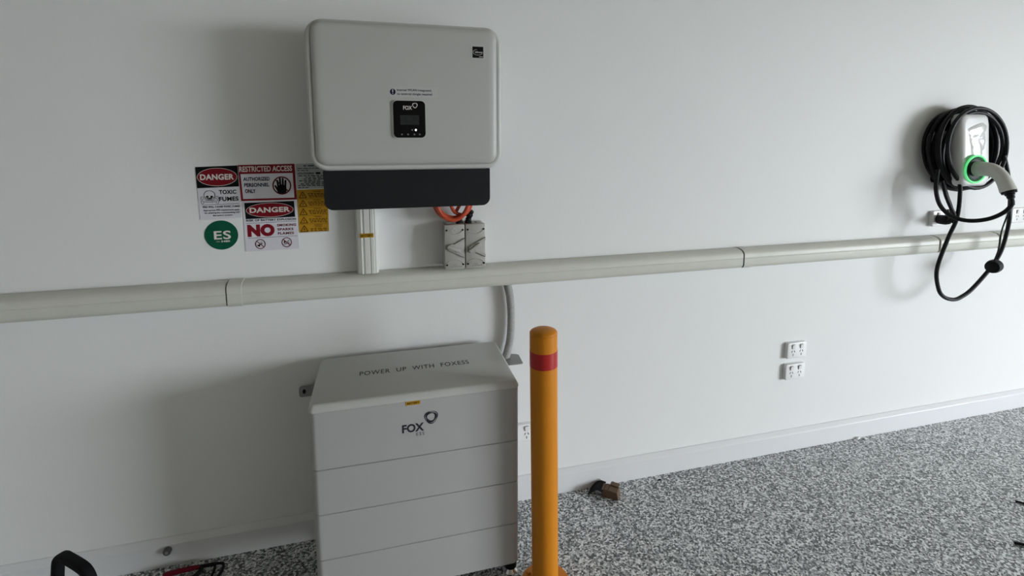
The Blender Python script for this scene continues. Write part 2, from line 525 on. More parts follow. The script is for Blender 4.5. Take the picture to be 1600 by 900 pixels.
# ------------------------------------------------------------------ orange cables under the inverter
def loop_pts(cx, cz, rx, rz, y0, y1, a0, a1, n=40):
    return [Vector((cx + rx * math.cos(math.radians(a0 + (a1 - a0) * k / n)), y0 + (y1 - y0) * k / n, cz + rz * math.sin(math.radians(a0 + (a1 - a0) * k / n)))) for k in range(n + 1)]
t = thing('orange_cable_coil', 'coiled orange cables hanging out under the inverter above isolators', 'cable', (0.237, -0.07, 1.15))
for cx, rx, cz, rz, y0, y1 in ((0.236, 0.064, 1.212, 0.068, -0.045, -0.060), (0.239, 0.060, 1.210, 0.0600, -0.062, -0.075), (0.234, 0.054, 1.214, 0.069, -0.076, -0.088)):
    b = BM(); tube(b, loop_pts(cx, cz, rx, rz, y0, y1, 60, 420, 44), 0.0078, 10); obj('cable_loop', b, CABLEO, t)
b = BM(); tube(b, spline([(0.205, -0.066, 1.285), (0.222, -0.068, 1.215), (0.240, -0.068, 1.172), (0.262, -0.068, 1.160)], 8), 0.006, 10); obj('cable_tail', b, CABLEO, t)
b = BM(); tube(b, spline([(0.295, -0.064, 1.288), (0.272, -0.058, 1.215), (0.250, -0.055, 1.172), (0.245, -0.055, 1.160)], 8), 0.006, 10); obj('cable_tail', b, CABLEO, t)

# ------------------------------------------------------------------ two isolator switches
def isolator(x0, x1, label, up):
    xc = (x0 + x1) / 2
    t = thing('isolator_switch', label, 'switch', (xc, 0, 0.969), 'isolator switches on the trunking')
    z0, z1 = 0.9695, 1.1275
    b = BM(); box(b, x0 + 0.001, x1 - 0.001, -0.058, -0.001, z0 + 0.001, z1 - 0.001, 0.004); obj('back_box', b, ISO, t)
    b = BM(); box(b, x0, x1, -0.080, -0.0585, z0, z1, 0.0035, 2)
    # raised ridges of the front: two arcs and the wedge of the switch shroud
    def arc(cz, a0, a1, r):
        tube(b, [Vector((xc + r * math.cos(math.radians(a)), -0.0795, cz + r * math.sin(math.radians(a)))) for a in range(a0, a1 + 1, 10)], 0.0022, 6)
    arc(z1 + 0.003, 215, 325, 0.037)
    arc(z0 - 0.006, 40, 140, 0.040)
    lid = obj('front_lid', b, ISO, t)
    b = BM()   # wedge shroud pointing left
    zc = (z0 + z1) / 2 - 0.004
    for dz, zz in ((1, 0.036), (-1, -0.036)):
        f = [(x0 + 0.008, zc + 0.002 * dz), (x1 - 0.002, zc + zz), (x1 - 0.002, zc + zz * 0.72), (x0 + 0.020, zc)]
        rings(b, [[Vector((x, -0.0795, z)) for x, z in f], [Vector((x + 0.001, -0.0865, zc + (z - zc) * 0.95)) for x, z in f]])
    obj('shroud', b, ISO, t)
    b = BM()
    a = math.radians(34 if up else -22)
    M = Matrix.Translation(Vector((xc - 0.004, -0.084, zc))) @ Matrix.Rotation(-a, 4, 'Y')
    q = bmesh.new(); box(q, -0.024, 0.024, -0.011, 0.004, -0.0065, 0.0065, 0.003); merge(b, q, M)
    q = bmesh.new(); lathe(q, [(0.014, 0.0), (0.014, 0.006), (0.012, 0.008)], Matrix.Translation(Vector((-0.008, 0.004, 0))) @ Matrix.Rotation(math.radians(90), 4, 'X'), 20); merge(b, q, M)
    obj('rotary_handle', b, ISO, t)
    for sx in (x0 + 0.0075, x1 - 0.0065):
        for sz in (z0 + 0.017, z1 - 0.019):
            b = BM(); lathe(b, [(0.0032, 0), (0.0032, 0.0025)], axis_matrix((sx, -0.0795, sz), (0, -1, 0)), 12); obj('screw', b, SBLACK, t)
    b = BM(); plate(b, rrect(xc - 0.009, xc + 0.008, z1 - 0.030, z1 - 0.012, 0.002), -0.0810, -0.0798)
    if not up:
        b2 = BM(); annulus(b2, xc - 0.0005, z1 - 0.020, 0.0095, 0.0100, 0.0018, -0.0812, -0.0798, 4); obj('embossed_mark', b2, EVW, t)
    b.free()
    b = BM(); word_lines(b, x0 + 0.022, x1 - 0.010, z0 + 0.010, 0.003, -0.0806, 4, 3); word_lines(b, xc - 0.006, xc + 0.006, z0 + 0.016, 0.003, -0.0806, 2, 5); obj('print', b, GREYI, t, False)
    b = BM(); lathe(b, [(0.013, 0), (0.013, 0.003), (0.011, 0.0045)], axis_matrix((x0 + 0.018 if not up else x1 - 0.018, -0.040, z1 - 0.0015), (0, 0, 1)), 6); obj('blanking_plug', b, ISO, t)
    gx = x1 - 0.014 if not up else x0 + 0.014
    b = BM(); lathe(b, [(0.0125, 0), (0.0125, 0.009), (0.0105, 0.011), (0.0105, 0.018), (0.007, 0.023)], axis_matrix((gx, -0.050, z1 - 0.002), (0.1 if up else 0.02, 0, 1)), 10); obj('cable_gland', b, BLACK, t, label='black cable gland')
    return t
isolator(0.2035, 0.2735, 'grey isolator switch on left, handle sloping down, white mark near top', False)
isolator(0.2765, 0.3465, 'grey isolator switch on right, handle sloping up, beside its twin', True)
b = BM()
lathe(b, [(0.013, 0), (0.014, 0.010), (0.011, 0.014), (0.011, 0.022), (0.008, 0.026)], axis_matrix((0.291, -0.050, 1.150), (0.55, -0.25, 1)), 12)
tag(obj('cable_connector', b, BLACK, loc=(0.29, -0.05, 1.15)), 'black angled cable connector above the right isolator', 'connector')

# ------------------------------------------------------------------ battery stack
t = thing('battery_stack', 'pale grey floor battery tower of stacked modules with flat lid', 'battery', (0.0865, -0.2, 0))
BX0, BX1, BY0, BY1 = -0.220, 0.3935, -0.3725, -0.032
def module(z0, z1, i=0.0):
    b = BM()
    P = rrect(BX0 + i, BX1 - i, BY0 + i, BY1 - i, 0.020, 6)
    def rg(z, s):
        return [Vector((x + (s if x < 0.08 else -s), y + (s if y < -0.2 else -s), z)) for x, y in P]
    rings(b, [rg(z0, 0.0015), rg(z0 + 0.0012, 0), rg(z1 - 0.0012, 0), rg(z1, 0.0015)])
    return b
first = None
for k, (z0, z1) in enumerate(((0.4810, 0.6560), (0.3410, 0.4795), (0.1960, 0.3395), (0.0530, 0.1945))):
    o = obj('battery_module', module(z0, z1), BATT, t)
    if k == 0:
        first = o
obj('seam_core', module(0.06, 0.65, 0.0035), GAP, t)
b = BM()   # lid with sloped front and side edges
L = lambda i, z: [Vector((x, y, z)) for x, y in rrect(BX0 - 0.001 + i, BX1 + 0.001 - i, BY0 - 0.001 + i, BY1 + 0.001 - i, 0.016 - i * 0.8, 6)]
rings(b, [L(0.0, 0.6565), L(0.0, 0.6600), L(0.0005, 0.6630), L(0.006, 0.6735), L(0.0085, 0.6765), L(0.012, 0.6778)])
lid = obj('lid', b, LIDM, t, label='flat grey lid with slogan')
b = BM(); fit(b, 'POWER  UP  WITH  FOXESS', -0.086, 0.264, -0.208, -0.178, lambda u, v: Vector((u, v, 0.6781)), 0.004, 1.12, 0.0); obj('lettering', b, INK, lid, False)
Yb = -0.3729
b = BM(); plate(b, rrect(0.049, 0.0905, 0.6445, 0.6565, 0.0015), Yb - 0.0008, Yb + 0.0003); s = obj('sticker', b, SYEL, t, label='small yellow battery sticker')
b = BM(); fit(b, 'BATTERY', 0.0525, 0.087, 0.6475, 0.6535, wallmap(Yb - 0.0011), 0.02); obj('lettering', b, SBLACK, s, False)
b = BM(); fit(b, 'FOX', 0.0360, 0.1000, 0.5585, 0.5850, wallmap(Yb), 0.036); fox_ring(b, (0.1215, 0.5985), 0.0400, wallmap(Yb)); obj('logo', b, INK, t, False)
b = BM(); fit(b, 'ESS', 0.0765, 0.1005, 0.5450, 0.5550, wallmap(Yb), 0.0, 1.4); obj('lettering', b, INK, t, False)
# brackets to the wall
b = BM(); plate(b, rrect(-0.294, -0.15, 0.541, 0.579, 0.009), -0.0225, -0.0190); br = obj('mounting_bracket', b, STEELB, t, label='grey steel tab with a hole, left')
b = BM(); plate(b, ell(-0.2775, 0.5605, 0.0055, 0.0085, 14), -0.0229, -0.0222); obj('screw_hole', b, SBLACK, br)
b = BM()
P = [(0.385, -0.002), (0.385, -0.094), (0.476, -0.094), (0.4805, -0.090), (0.4835, -0.016), (0.474, -0.006), (0.462, -0.002)]
rings(b, [[Vector((x, y, z)) for x, y in P] for z in (0.601, 0.604)])
obj('mounting_bracket', b, STEELB, t, label='grey steel shelf bracket, right')
# feet
for fx, fy in ((0.372, -0.340), (-0.195, -0.340), (0.365, -0.065), (-0.195, -0.065)):
    b = BM(); lathe(b, [(0.0200, 0.0200), (0.0200, 0.048), (0.012, 0.0535)], axis_matrix((fx, fy, 0), (0, 0, 1)), 16); f = obj('foot', b, BLACK, t)
    b = BM(); lathe(b, [(0.023, 0.0), (0.024, 0.005), (0.014, 0.018), (0.012, 0.021)], axis_matrix((fx, fy, 0), (0, 0, 1)), 18); obj('foot_cone', b, CHROME, f, label='shiny metal levelling cone')

# flexible conduit from the trunking down behind the battery
t = thing('flexible_conduit', 'grey corrugated conduit curving from trunking down behind the battery', 'conduit', (0.44, -0.03, 0.62))
pts = spline([(0.437, -0.026, 0.888), (0.447, -0.026, 0.84), (0.452, -0.026, 0.77), (0.449, -0.027, 0.69), (0.440, -0.028, 0.64), (0.424, -0.026, 0.585), (0.405, -0.0165, 0.53)], 44)
b = BM(); tube(b, pts, 0.014, 14, [0.0152 if (k % 4) < 2 else 0.0136 for k in range(len(pts))]); obj('hose', b, HOSE, t, angle=20)

# ------------------------------------------------------------------ bollard
BP, BT = Vector((0.4684, -0.4181, 0.0)), Vector((0.4573, -0.4181, 0.857))
ax = (BT - BP).normalized()
Mb = axis_matrix(BP, ax)
t = thing('bollard', 'orange safety bollard with red band standing on floor beside the battery', 'bollard', tuple(BP))
rb = 0.0421
b = BM(); lathe(b, [(rb, 0.004), (rb, 0.8425), (rb - 0.001, 0.8435)], Mb, 48); obj('post', b, ORANGE, t)
b = BM(); lathe(b, [(rb - 0.001, 0.8437), (rb, 0.8447), (rb - 0.0005, 0.8475), (rb - 0.004, 0.8510), (rb - 0.011, 0.8545), (rb - 0.022, 0.8578), (rb - 0.033, 0.8594), (0.0, 0.8598)], Mb, 48); obj('cap', b, ORANGE, t, label='domed orange end cap')
b = BM(); lathe(b, [(rb, 0.7415), (rb + 0.0006, 0.7415), (rb + 0.0006, 0.7915), (rb, 0.7915)], Mb, 48, False, False); obj('reflective_band', b, REDT, t, label='red reflective band')
b = BM(); lathe(b, [(0.078, 0.0), (0.078, 0.007), (0.076, 0.0085), (rb + 0.004, 0.0085), (rb, 0.013)], axis_matrix(BP, (0, 0, 1)), 40); obj('base_flange', b, ORANGE, t)
for k in range(4):
    a = math.radians(45 + 90 * k)
    b = BM(); lathe(b, [(0.008, 0.0085), (0.008, 0.014), (0.006, 0.0155)], axis_matrix(BP + Vector((0.061 * math.cos(a), 0.061 * math.sin(a), 0)), (0, 0, 1)), 6); obj('bolt', b, ORANGE, t)

# ------------------------------------------------------------------ power outlets
def outlet(x0, z0, label, w=0.103, h=0.074, dep=0.019, group='double power outlets on the back wall'):
    t = thing('power_outlet', label, 'outlet', (x0 + w / 2, 0, z0 + h / 2), group)
    b = BM()
    R2 = lambda i: rrect(x0 + i, x0 + w - i, z0 + i, z0 + h - i, 0.008 - i * 0.5, 5)
    rings(b, [[Vector((x, y, z)) for x, z in R2(i)] for i, y in ((0.0, 0.0), (0.0, -dep + 0.004), (0.0012, -dep + 0.001), (0.004, -dep))])
    obj('cover_plate', b, GPO, t)
    for cx in (x0 + w * 0.29, x0 + w * 0.71):
        b = BM(); plate(b, rrect(cx - 0.0085, cx + 0.0085, z0 + h * 0.62, z0 + h * 0.90, 0.002), -dep - 0.0004, -dep + 0.001); obj('switch_recess', b, SLOT, t)
        b = BM()
        q = rrect(cx - 0.0068, cx + 0.0080, z0 + h * 0.64, z0 + h * 0.885, 0.002)
        rings(b, [[Vector((x, -dep, z)) for x, z in q], [Vector((x, -dep - 0.0025 - 0.0035 * (z - z0 - h * 0.64) / (h * 0.245), z)) for x, z in q]])
        obj('switch', b, GPO, t)
        b = BM()
        bar(b, cx - 0.0085, z0 + h * 0.40, cx - 0.0045, z0 + h * 0.52, 0.0030, -dep - 0.0004, -dep + 0.001)
        bar(b, cx + 0.0085, z0 + h * 0.40, cx + 0.0045, z0 + h * 0.52, 0.0030, -dep - 0.0004, -dep + 0.001)
        bar(b, cx, z0 + h * 0.18, cx, z0 + h * 0.32, 0.0032, -dep - 0.0004, -dep + 0.001)
        obj('socket_slots', b, SLOT, t)
    return t
outlet(1.7175, 0.4425, 'white double power outlet in mid wall, upper of the stacked pair')
outlet(1.7155, 0.3425, 'white double power outlet in mid wall, lower of the stacked pair')
outlet(0.435, 0.245, 'white power outlet half hidden behind the orange bollard', 0.112)
outlet(2.4885, 1.008, 'white power outlet under the car charger with black plug in it', 0.118)
outlet(3.005, 1.003, 'faint white power outlet at right edge of photo, nothing plugged in', 0.118)

# ------------------------------------------------------------------ car charger
t = thing('car_charger', 'white wall charger with glossy film and glowing green ring', 'charger', (2.55, 0, 1.37))
b = BM(); plate(b, rrect(2.470, 2.640, 1.215, 1.525, 0.02), -0.088, -0.001); obj('back_housing', b, BLACKP, t, label='black back housing')
b = BM(); plate(b, [(2.4700, 1.36), (2.4700, 1.36), (2.4700, 1.44), (2.4700, 1.44)], -0.07, -0.04); b.free()
b = BM(); box(b, 2.4685, 2.4700, -0.078, -0.040, 1.375, 1.455); obj('rating_label', b, GREYI, t, label='grey rating label on the side')
b = BM()
def face(i, y, top, bot, sl=0.0):
    P = rrect(2.466 + i, 2.643 - i, 1.208 + bot, 1.531 - top, 0.034, 7)
    return [Vector((x + sl * (1.37 - z), y - 0.026 * max(0.0, min(1.0, (1.50 - z) / 0.24)), z)) for x, z in P]
rings(b, [face(0.002, -0.070, 0.001, 0.001), face(0.0, -0.078, 0.0, 0.0), face(0.001, -0.100, 0.001, 0.001), face(0.005, -0.110, 0.005, 0.004), face(0.013, -0.1165, 0.013, 0.010), face(0.024, -0.1185, 0.022, 0.017)])
obj('front_cover', b, EVW, t, angle=50)
# glossy wedge facet with wrinkled protective film, standing slightly proud
b = BM()
N = 14
RG = random.Random(4)
grid = []
for j in range(N + 1):
    v = j / N
    z = 1.506 - 0.185 * v
    xl = 2.492 + (0.034) * v ** 0.8
    xr = 2.626 - 0.026 * v
    row = []
    for i in range(9):
        u = i / 8
        z2 = z + (0.042 * (1 - v)) * (u - 1.0) * (1 if v < 0.5 else 1)
        y = -0.1190 - 0.026 * max(0.0, min(1.0, (1.50 - z2) / 0.24)) - 0.004 * math.sin(math.pi * min(1, u * 1.1)) * (1 - 0.4 * v) + (RG.uniform(-0.0024, 0.0024) if 0 < i < 8 and 0 < j < N else 0.003)
        row.append(b.verts.new((xl + (xr - xl) * u, y, z2)))
    grid.append(row)
for j in range(N):
    for i in range(8):
        b.faces.new((grid[j][i], grid[j][i + 1], grid[j + 1][i + 1], grid[j + 1][i]))
ext = bmesh.ops.extrude_face_region(b, geom=b.faces[:])
bmesh.ops.translate(b, vec=(0, 0.004, 0), verts=[v for v in ext['geom'] if isinstance(v, bmesh.types.BMVert)])
obj('glossy_film', b, FILM, t, angle=60, label='glossy wrinkled film over the front')
RC = Vector((2.541, -0.146, 1.287))
def ringtube(R_, r, yy, n=44):
    b = BM(); tube(b, [Vector((RC.x + R_ * math.cos(2 * math.pi * k / n), yy, RC.z + 0.93 * R_ * math.sin(2 * math.pi * k / n))) for k in range(n)], r, 10, closed=True); return b
obj('light_ring', ringtube(0.0635, 0.0046, -0.1480), GREENL, t, label='glowing green ring')
b = BM(); annulus(b, RC.x, RC.z, 0.0600, 0.0560, 0.011, -0.1490, -0.1460, 40); obj('ring_lens', b, GREEND, t, label='dark green lens inside the ring')
b = BM(); lathe(b, [(0.0610, 0), (0.0605, 0.0022), (0.047, 0.0024), (0.046, 0.0012), (0.020, 0.0010)], axis_matrix(RC, (0, -1, 0)), 36); obj('socket', b, BLACK, t, label='black socket inside the ring')

# connector gun in the socket
t = thing('charging_connector', 'pale plastic charging connector plugged into the green ringed charger', 'connector', (2.541, -0.16, 1.287))
pts = spline([(2.541, -0.149, 1.289), (2.541, -0.180, 1.290), (2.541, -0.215, 1.286), (2.541, -0.247, 1.266), (2.541, -0.268, 1.236), (2.542, -0.284, 1.203)], 6)
n_ = len(pts)
b = BM(); tube(b, pts, 0.03, 24, [0.033 - 0.006 * min(1, k / (n_ * 0.55)) + 0.0035 * max(0, (k / n_ - 0.7) / 0.3) for k in range(n_)]); obj('grip', b, GUN, t)
b = BM(); lathe(b, [(0.026, -0.004), (0.0275, 0.0), (0.027, 0.010), (0.017, 0.012), (0.018, 0.018), (0.0135, 0.019), (0.0145, 0.026), (0.012, 0.034)], axis_matrix((2.542, -0.284, 1.204), (0.002, -0.40, -0.9)), 24); obj('strain_relief', b, BLACK, t, label='black strain relief')

# coiled charging cable: wraps round the charger, two hanging loops
t = thing('charging_cable', 'thick black charging cable coiled around the charger with hanging loops', 'cable', (2.57, -0.06, 1.2))
RG = random.Random(11)
wr = [(0.018, 0.178, 0.0, 0.0), (0.034, 0.186, 0.006, -0.006), (0.050, 0.170, -0.004, 0.004), (0.052, 0.190, -0.004, -0.004), (0.068, 0.178, 0.004, 0.0), (0.084, 0.188, 0.0, 0.005), (0.100, 0.172, 0.006, -0.004), (0.118, 0.183, 0.010, 0.004)]
for y, r, dx, dz in wr:
    P = []
    ph = RG.uniform(0, 6.28)
    for k in range(48):
        a = 2 * math.pi * k / 48
        rr = r * (1 + 0.02 * math.sin(2 * a + ph) + 0.012 * math.sin(3 * a + 2 * ph))
        P.append(Vector((2.570 + dx + rr * 0.98 * math.cos(a), -y - 0.007 * math.sin(a + ph), 1.375 + dz + rr * 0.97 * math.sin(a))))
    b = BM(); tube(b, P, 0.0088, 10, closed=True); obj('cable_wrap', b, BLACK, t)
# gun cable sweeping down and left then up into the coil
P = spline([(2.542, -0.296, 1.176), (2.545, -0.300, 1.150), (2.535, -0.280, 1.112), (2.500, -0.245, 1.080), (2.450, -0.200, 1.068), (2.405, -0.160, 1.085), (2.375, -0.130, 1.130), (2.362, -0.115, 1.200), (2.375, -0.105, 1.285)], 10)
b = BM(); tube(b, P, 0.0088, 10); obj('hanging_loop', b, BLACK, t)
# long hanging loop
P = spline([(2.745, -0.120, 1.345), (2.775, -0.125, 1.26), (2.798, -0.130, 1.16), (2.806, -0.130, 1.086), (2.811, -0.130, 1.026), (2.785, -0.130, 0.905), (2.729, -0.130, 0.823), (2.630, -0.130, 0.732), (2.570, -0.130, 0.698), (2.518, -0.130, 0.6865), (2.455, -0.130, 0.705), (2.4166, -0.130, 0.749), (2.397, -0.130, 0.839), (2.440, -0.130, 0.969), (2.484, -0.130, 1.069), (2.4857, -0.130, 1.185), (2.486, -0.120, 1.235)], 8)
b = BM(); tube(b, P, 0.0088, 10); obj('hanging_loop', b, BLACK, t)
# two more runs dropping from the coil into the knot
for P in (((2.400, -0.110, 1.235), (2.420, -0.118, 1.170), (2.455, -0.122, 1.110), (2.478, -0.124, 1.075), (2.479, -0.112, 1.045)),
          ((2.425, -0.100, 1.215), (2.440, -0.108, 1.165), (2.468, -0.112, 1.110), (2.482, -0.110, 1.070), (2.476, -0.100, 1.048))):
    b = BM(); tube(b, spline(P, 8), 0.0080, 10); obj('cable_tail', b, BLACK, t)

# supply plug in the outlet
t = thing('supply_plug', 'black plug with short lead in the outlet below the charger', 'plug', (2.53, -0.02, 1.045))
b = BM(); lathe(b, [(0.020, 0.0), (0.0215, 0.006), (0.0225, 0.02), (0.0220, 0.036), (0.018, 0.050), (0.010, 0.056), (0.008, 0.066)], axis_matrix((2.520, -0.0196, 1.043), (0.10, -1, 0.04)), 20); obj('plug_body', b, BLACK, t)
b = BM(); tube(b, spline([(2.5265, -0.084, 1.0456), (2.524, -0.096, 1.047), (2.505, -0.104, 1.052), (2.486, -0.098, 1.066), (2.474, -0.092, 1.100)], 8), 0.0066, 10); obj('lead', b, BLACK, t)

# dust cap on its cord
t = thing('dust_cap', 'black round dust cap hanging on a thin cord beside the cable loop', 'cap', (2.715, -0.155, 0.825))
b = BM(); lathe(b, [(0.026, 0.0), (0.030, 0.004), (0.031, 0.030), (0.028, 0.052), (0.022, 0.056)], axis_matrix((2.728, -0.150, 0.838), (-1.0, -0.35, 0.0)), 26); obj('cap_body', b, BLACK, t)
b = BM(); tube(b, spline([(2.552, -0.305, 1.150), (2.566, -0.285, 1.130), (2.600, -0.240, 1.03), (2.655, -0.200, 0.930), (2.692, -0.165, 0.868)], 10), 0.0030, 8); obj('cord', b, BLACK, t)

# ------------------------------------------------------------------ signs on the wall
YS = -0.0016
def sign(name, pts, material, label, cat='sign', group=None):
    b = BM()
    plate(b, pts, YS, -0.0001)
    cx = sum(p[0] for p in pts) / len(pts)
    cz = sum(p[1] for p in pts) / len(pts)
    t = thing(name, label, cat, (cx, 0, cz), group)
    obj('backing', b, material, t, False)
    return t
def Y_(k):
    return YS - 0.0004 * k
def P_(t, name, b, material, label=None):
    return obj(name, b, material, t, False, label)

# 1 toxic fumes
t = sign('toxic_fumes_sign', [(-0.5605, 1.333), (-0.441, 1.3365), (-0.4385, 1.1675), (-0.5575, 1.1635)], SWHITE, 'danger toxic fumes sign with skull, top left of the sign cluster', group='warning signs')
b = BM(); plate(b, [(-0.5605, 1.333), (-0.441, 1.3365), (-0.440, 1.269), (-0.5595, 1.266)], Y_(1), Y_(0)); P_(t, 'black_header', b, SBLACK)
b = BM(); plate(b, ell(-0.5005, 1.3005, 0.0555, 0.0275, 40), Y_(2), Y_(1)); P_(t, 'red_oval', b, SRED)
b = BM(); annulus(b, -0.5005, 1.3005, 0.0570, 0.0288, 0.0012, Y_(2), Y_(1), 40); P_(t, 'oval_outline', b, STEXT)
b = BM(); fit(b, 'DANGER', -0.5490, -0.4530, 1.2915, 1.3100, wallmap(Y_(3)), 0.036, 1.06); P_(t, 'lettering', b, STEXT, 'white heading letters')
b = BM(); fit(b, 'TOXIC', -0.499, -0.449, 1.2455, 1.2590, wallmap(Y_(1)), 0.036, 1.06); fit(b, 'FUMES', -0.500, -0.444, 1.2230, 1.2370, wallmap(Y_(1)), 0.036, 1.06)
bar(b, -0.549, 1.2125, -0.443, 1.2135, 0.0010, Y_(1), Y_(0))
fit(b, 'FIRE WILL CAUSE TOXIC FUMES', -0.548, -0.442, 1.2025, 1.2085, wallmap(Y_(1)), 0.04, 1.1)
fit(b, 'Appropriate PPE requirements apply', -0.547, -0.443, 1.1905, 1.1975, wallmap(Y_(1)), 0.02)
fit(b, 'for entering the room/working with', -0.544, -0.443, 1.1820, 1.1890, wallmap(Y_(1)), 0.02)
fit(b, 'the battery systems', -0.521, -0.465, 1.1735, 1.1805, wallmap(Y_(1)), 0.02)
P_(t, 'lettering', b, SBLACK, 'black text lines')
sc = (-0.5265, 1.2405)   # skull and crossbones
b = BM()
for sx in (1, -1):
    bar(b, sc[0] - 0.021 * sx, sc[1] - 0.006, sc[0] + 0.021 * sx, sc[1] - 0.020, 0.0050, Y_(1), Y_(0))
    for ex, ez in ((-0.0215 * sx, -0.0040), (-0.0225 * sx, -0.0085), (0.0215 * sx, -0.0220), (0.0225 * sx, -0.0175)):
        plate(b, ell(sc[0] + ex, sc[1] + ez, 0.0036, 0.0036, 14), Y_(1), Y_(0))
plate(b, ell(sc[0], sc[1] + 0.003, 0.0165, 0.0150, 28), Y_(1), Y_(0))
plate(b, rrect(sc[0] - 0.0105, sc[0] + 0.0105, sc[1] - 0.020, sc[1] - 0.006, 0.004), Y_(1), Y_(0))
P_(t, 'skull_outline', b, SBLACK)
b = BM()
for sx in (1, -1):
    bar(b, sc[0] - 0.021 * sx, sc[1] - 0.006, sc[0] + 0.021 * sx, sc[1] - 0.020, 0.0026, Y_(2), Y_(1))
    for ex, ez in ((-0.0215 * sx, -0.0040), (-0.0225 * sx, -0.0085), (0.0215 * sx, -0.0220), (0.0225 * sx, -0.0175)):
        plate(b, ell(sc[0] + ex, sc[1] + ez, 0.0024, 0.0024, 12), Y_(2), Y_(1))
plate(b, ell(sc[0], sc[1] + 0.003, 0.0146, 0.0132, 28), Y_(3), Y_(1))
plate(b, rrect(sc[0] - 0.0090, sc[0] + 0.0090, sc[1] - 0.0186, sc[1] - 0.005, 0.004), Y_(3), Y_(1))
P_(t, 'skull', b, SWHITE)
b = BM()
plate(b, ell(sc[0] - 0.0062, sc[1] - 0.0020, 0.0042, 0.0030, 14), Y_(4), Y_(3)); plate(b, ell(sc[0] + 0.0062, sc[1] - 0.0020, 0.0042, 0.0030, 14), Y_(4), Y_(3))
plate(b, [(sc[0] - 0.0022, sc[1] - 0.0085), (sc[0] + 0.0022, sc[1] - 0.0085), (sc[0], sc[1] - 0.0045)], Y_(4), Y_(3))
for k in range(-3, 4):
    bar(b, sc[0] + 0.0024 * k, sc[1] - 0.0105, sc[0] + 0.0022 * k, sc[1] - 0.0160, 0.0008, Y_(4), Y_(3))
bar(b, sc[0] - 0.0085, sc[1] - 0.0120, sc[0] + 0.0085, sc[1] - 0.0120, 0.0010, Y_(4), Y_(3))
P_(t, 'skull_features', b, SBLACK)

# 2 restricted access
t = sign('restricted_access_sign', [(-0.440, 1.3375), (-0.272, 1.3395), (-0.2705, 1.2215), (-0.4365, 1.2215)], SRED, 'red bordered restricted access sign with crossed-out hand', group='warning signs')
b = BM(); plate(b, [(-0.4335, 1.3085), (-0.2790, 1.3095), (-0.2775, 1.2280), (-0.4305, 1.2280)], Y_(1), Y_(0)); P_(t, 'white_panel', b, SWHITE)
b = BM(); fit(b, 'RESTRICTED ACCESS', -0.4365, -0.2800, 1.3150, 1.3330, wallmap(Y_(1)), 0.022, slant=0.001); P_(t, 'lettering', b, STEXT, 'white heading letters')
b = BM(); fit(b, 'AUTHORIZED', -0.4265, -0.3490, 1.2860, 1.2985, wallmap(Y_(2)), 0.036, 1.03); fit(b, 'PERSONNEL', -0.4250, -0.3510, 1.2665, 1.2790, wallmap(Y_(2)), 0.036, 1.03); fit(b, 'ONLY', -0.4235, -0.3925, 1.2470, 1.2595, wallmap(Y_(2)), 0.036, 1.03)
P_(t, 'lettering', b, SNAVY, 'dark blue text lines')
hc = (-0.3135, 1.2690)
b = BM()
plate(b, rrect(hc[0] - 0.0140, hc[0] + 0.0135, hc[1] - 0.0260, hc[1] + 0.002, 0.008), Y_(4), Y_(2))
for fx, fz, lean in ((-0.0112, 0.016, -0.0015), (-0.0042, 0.0225, -0.0005), (0.0032, 0.0220, 0.0005), (0.0104, 0.0155, 0.0015)):
    bar(b, hc[0] + fx, hc[1] - 0.004, hc[0] + fx + lean, hc[1] + fz, 0.0056, Y_(4), Y_(2))
    plate(b, ell(hc[0] + fx + lean, hc[1] + fz, 0.0028, 0.0030, 12), Y_(4), Y_(2))
bar(b, hc[0] - 0.011, hc[1] - 0.018, hc[0] - 0.0195, hc[1] - 0.001, 0.0056, Y_(4), Y_(2)); plate(b, ell(hc[0] - 0.0195, hc[1] - 0.001, 0.0028, 0.0030, 12), Y_(4), Y_(2))
P_(t, 'hand_pictogram', b, SBLACK)
b = BM(); annulus(b, hc[0], hc[1], 0.0285, 0.0300, 0.0042, Y_(2), Y_(1), 40); bar(b, hc[0] - 0.0185, hc[1] + 0.0190, hc[0] + 0.0185, hc[1] - 0.0190, 0.0036, Y_(3), Y_(1)); P_(t, 'prohibition_ring', b, SDKRED)

# 3 no smoking
t = sign('no_smoking_sign', [(-0.4340, 1.2185), (-0.2745, 1.2195), (-0.2715, 1.0560), (-0.4330, 1.0545)], SWHITE, 'danger no smoking, sparks, flames sign below the restricted access sign', group='warning signs')
b = BM(); plate(b, [(-0.4285, 1.2150), (-0.2795, 1.2170), (-0.2785, 1.1640), (-0.4270, 1.1620)], Y_(1), Y_(0)); P_(t, 'black_header', b, SBLACK)
b = BM(); plate(b, ell(-0.3535, 1.1895, 0.0695, 0.0225, 44), Y_(2), Y_(1)); P_(t, 'red_oval', b, SRED)
b = BM(); annulus(b, -0.3535, 1.1895, 0.0710, 0.0238, 0.0012, Y_(2), Y_(1), 44); P_(t, 'oval_outline', b, STEXT)
b = BM(); fit(b, 'DANGER', -0.4140, -0.2930, 1.1815, 1.1990, wallmap(Y_(3)), 0.036, 1.06); P_(t, 'lettering', b, STEXT, 'white heading letters')
b = BM(); fit(b, 'RISK OF BATTERY EXPLOSION', -0.4255, -0.2765, 1.1535, 1.1605, wallmap(Y_(1)), 0.04, 1.1)
bar(b, -0.426, 1.1475, -0.277, 1.1495, 0.0010, Y_(1), Y_(0)); bar(b, -0.4235, 1.0985, -0.275, 1.1000, 0.0010, Y_(1), Y_(0)); P_(t, 'lettering', b, SBLACK, 'black text line')
b = BM(); fit(b, 'NO', -0.4245, -0.3430, 1.1025, 1.1435, wallmap(Y_(1)), 0.075, 1.08); P_(t, 'lettering', b, SRED, 'large red NO')
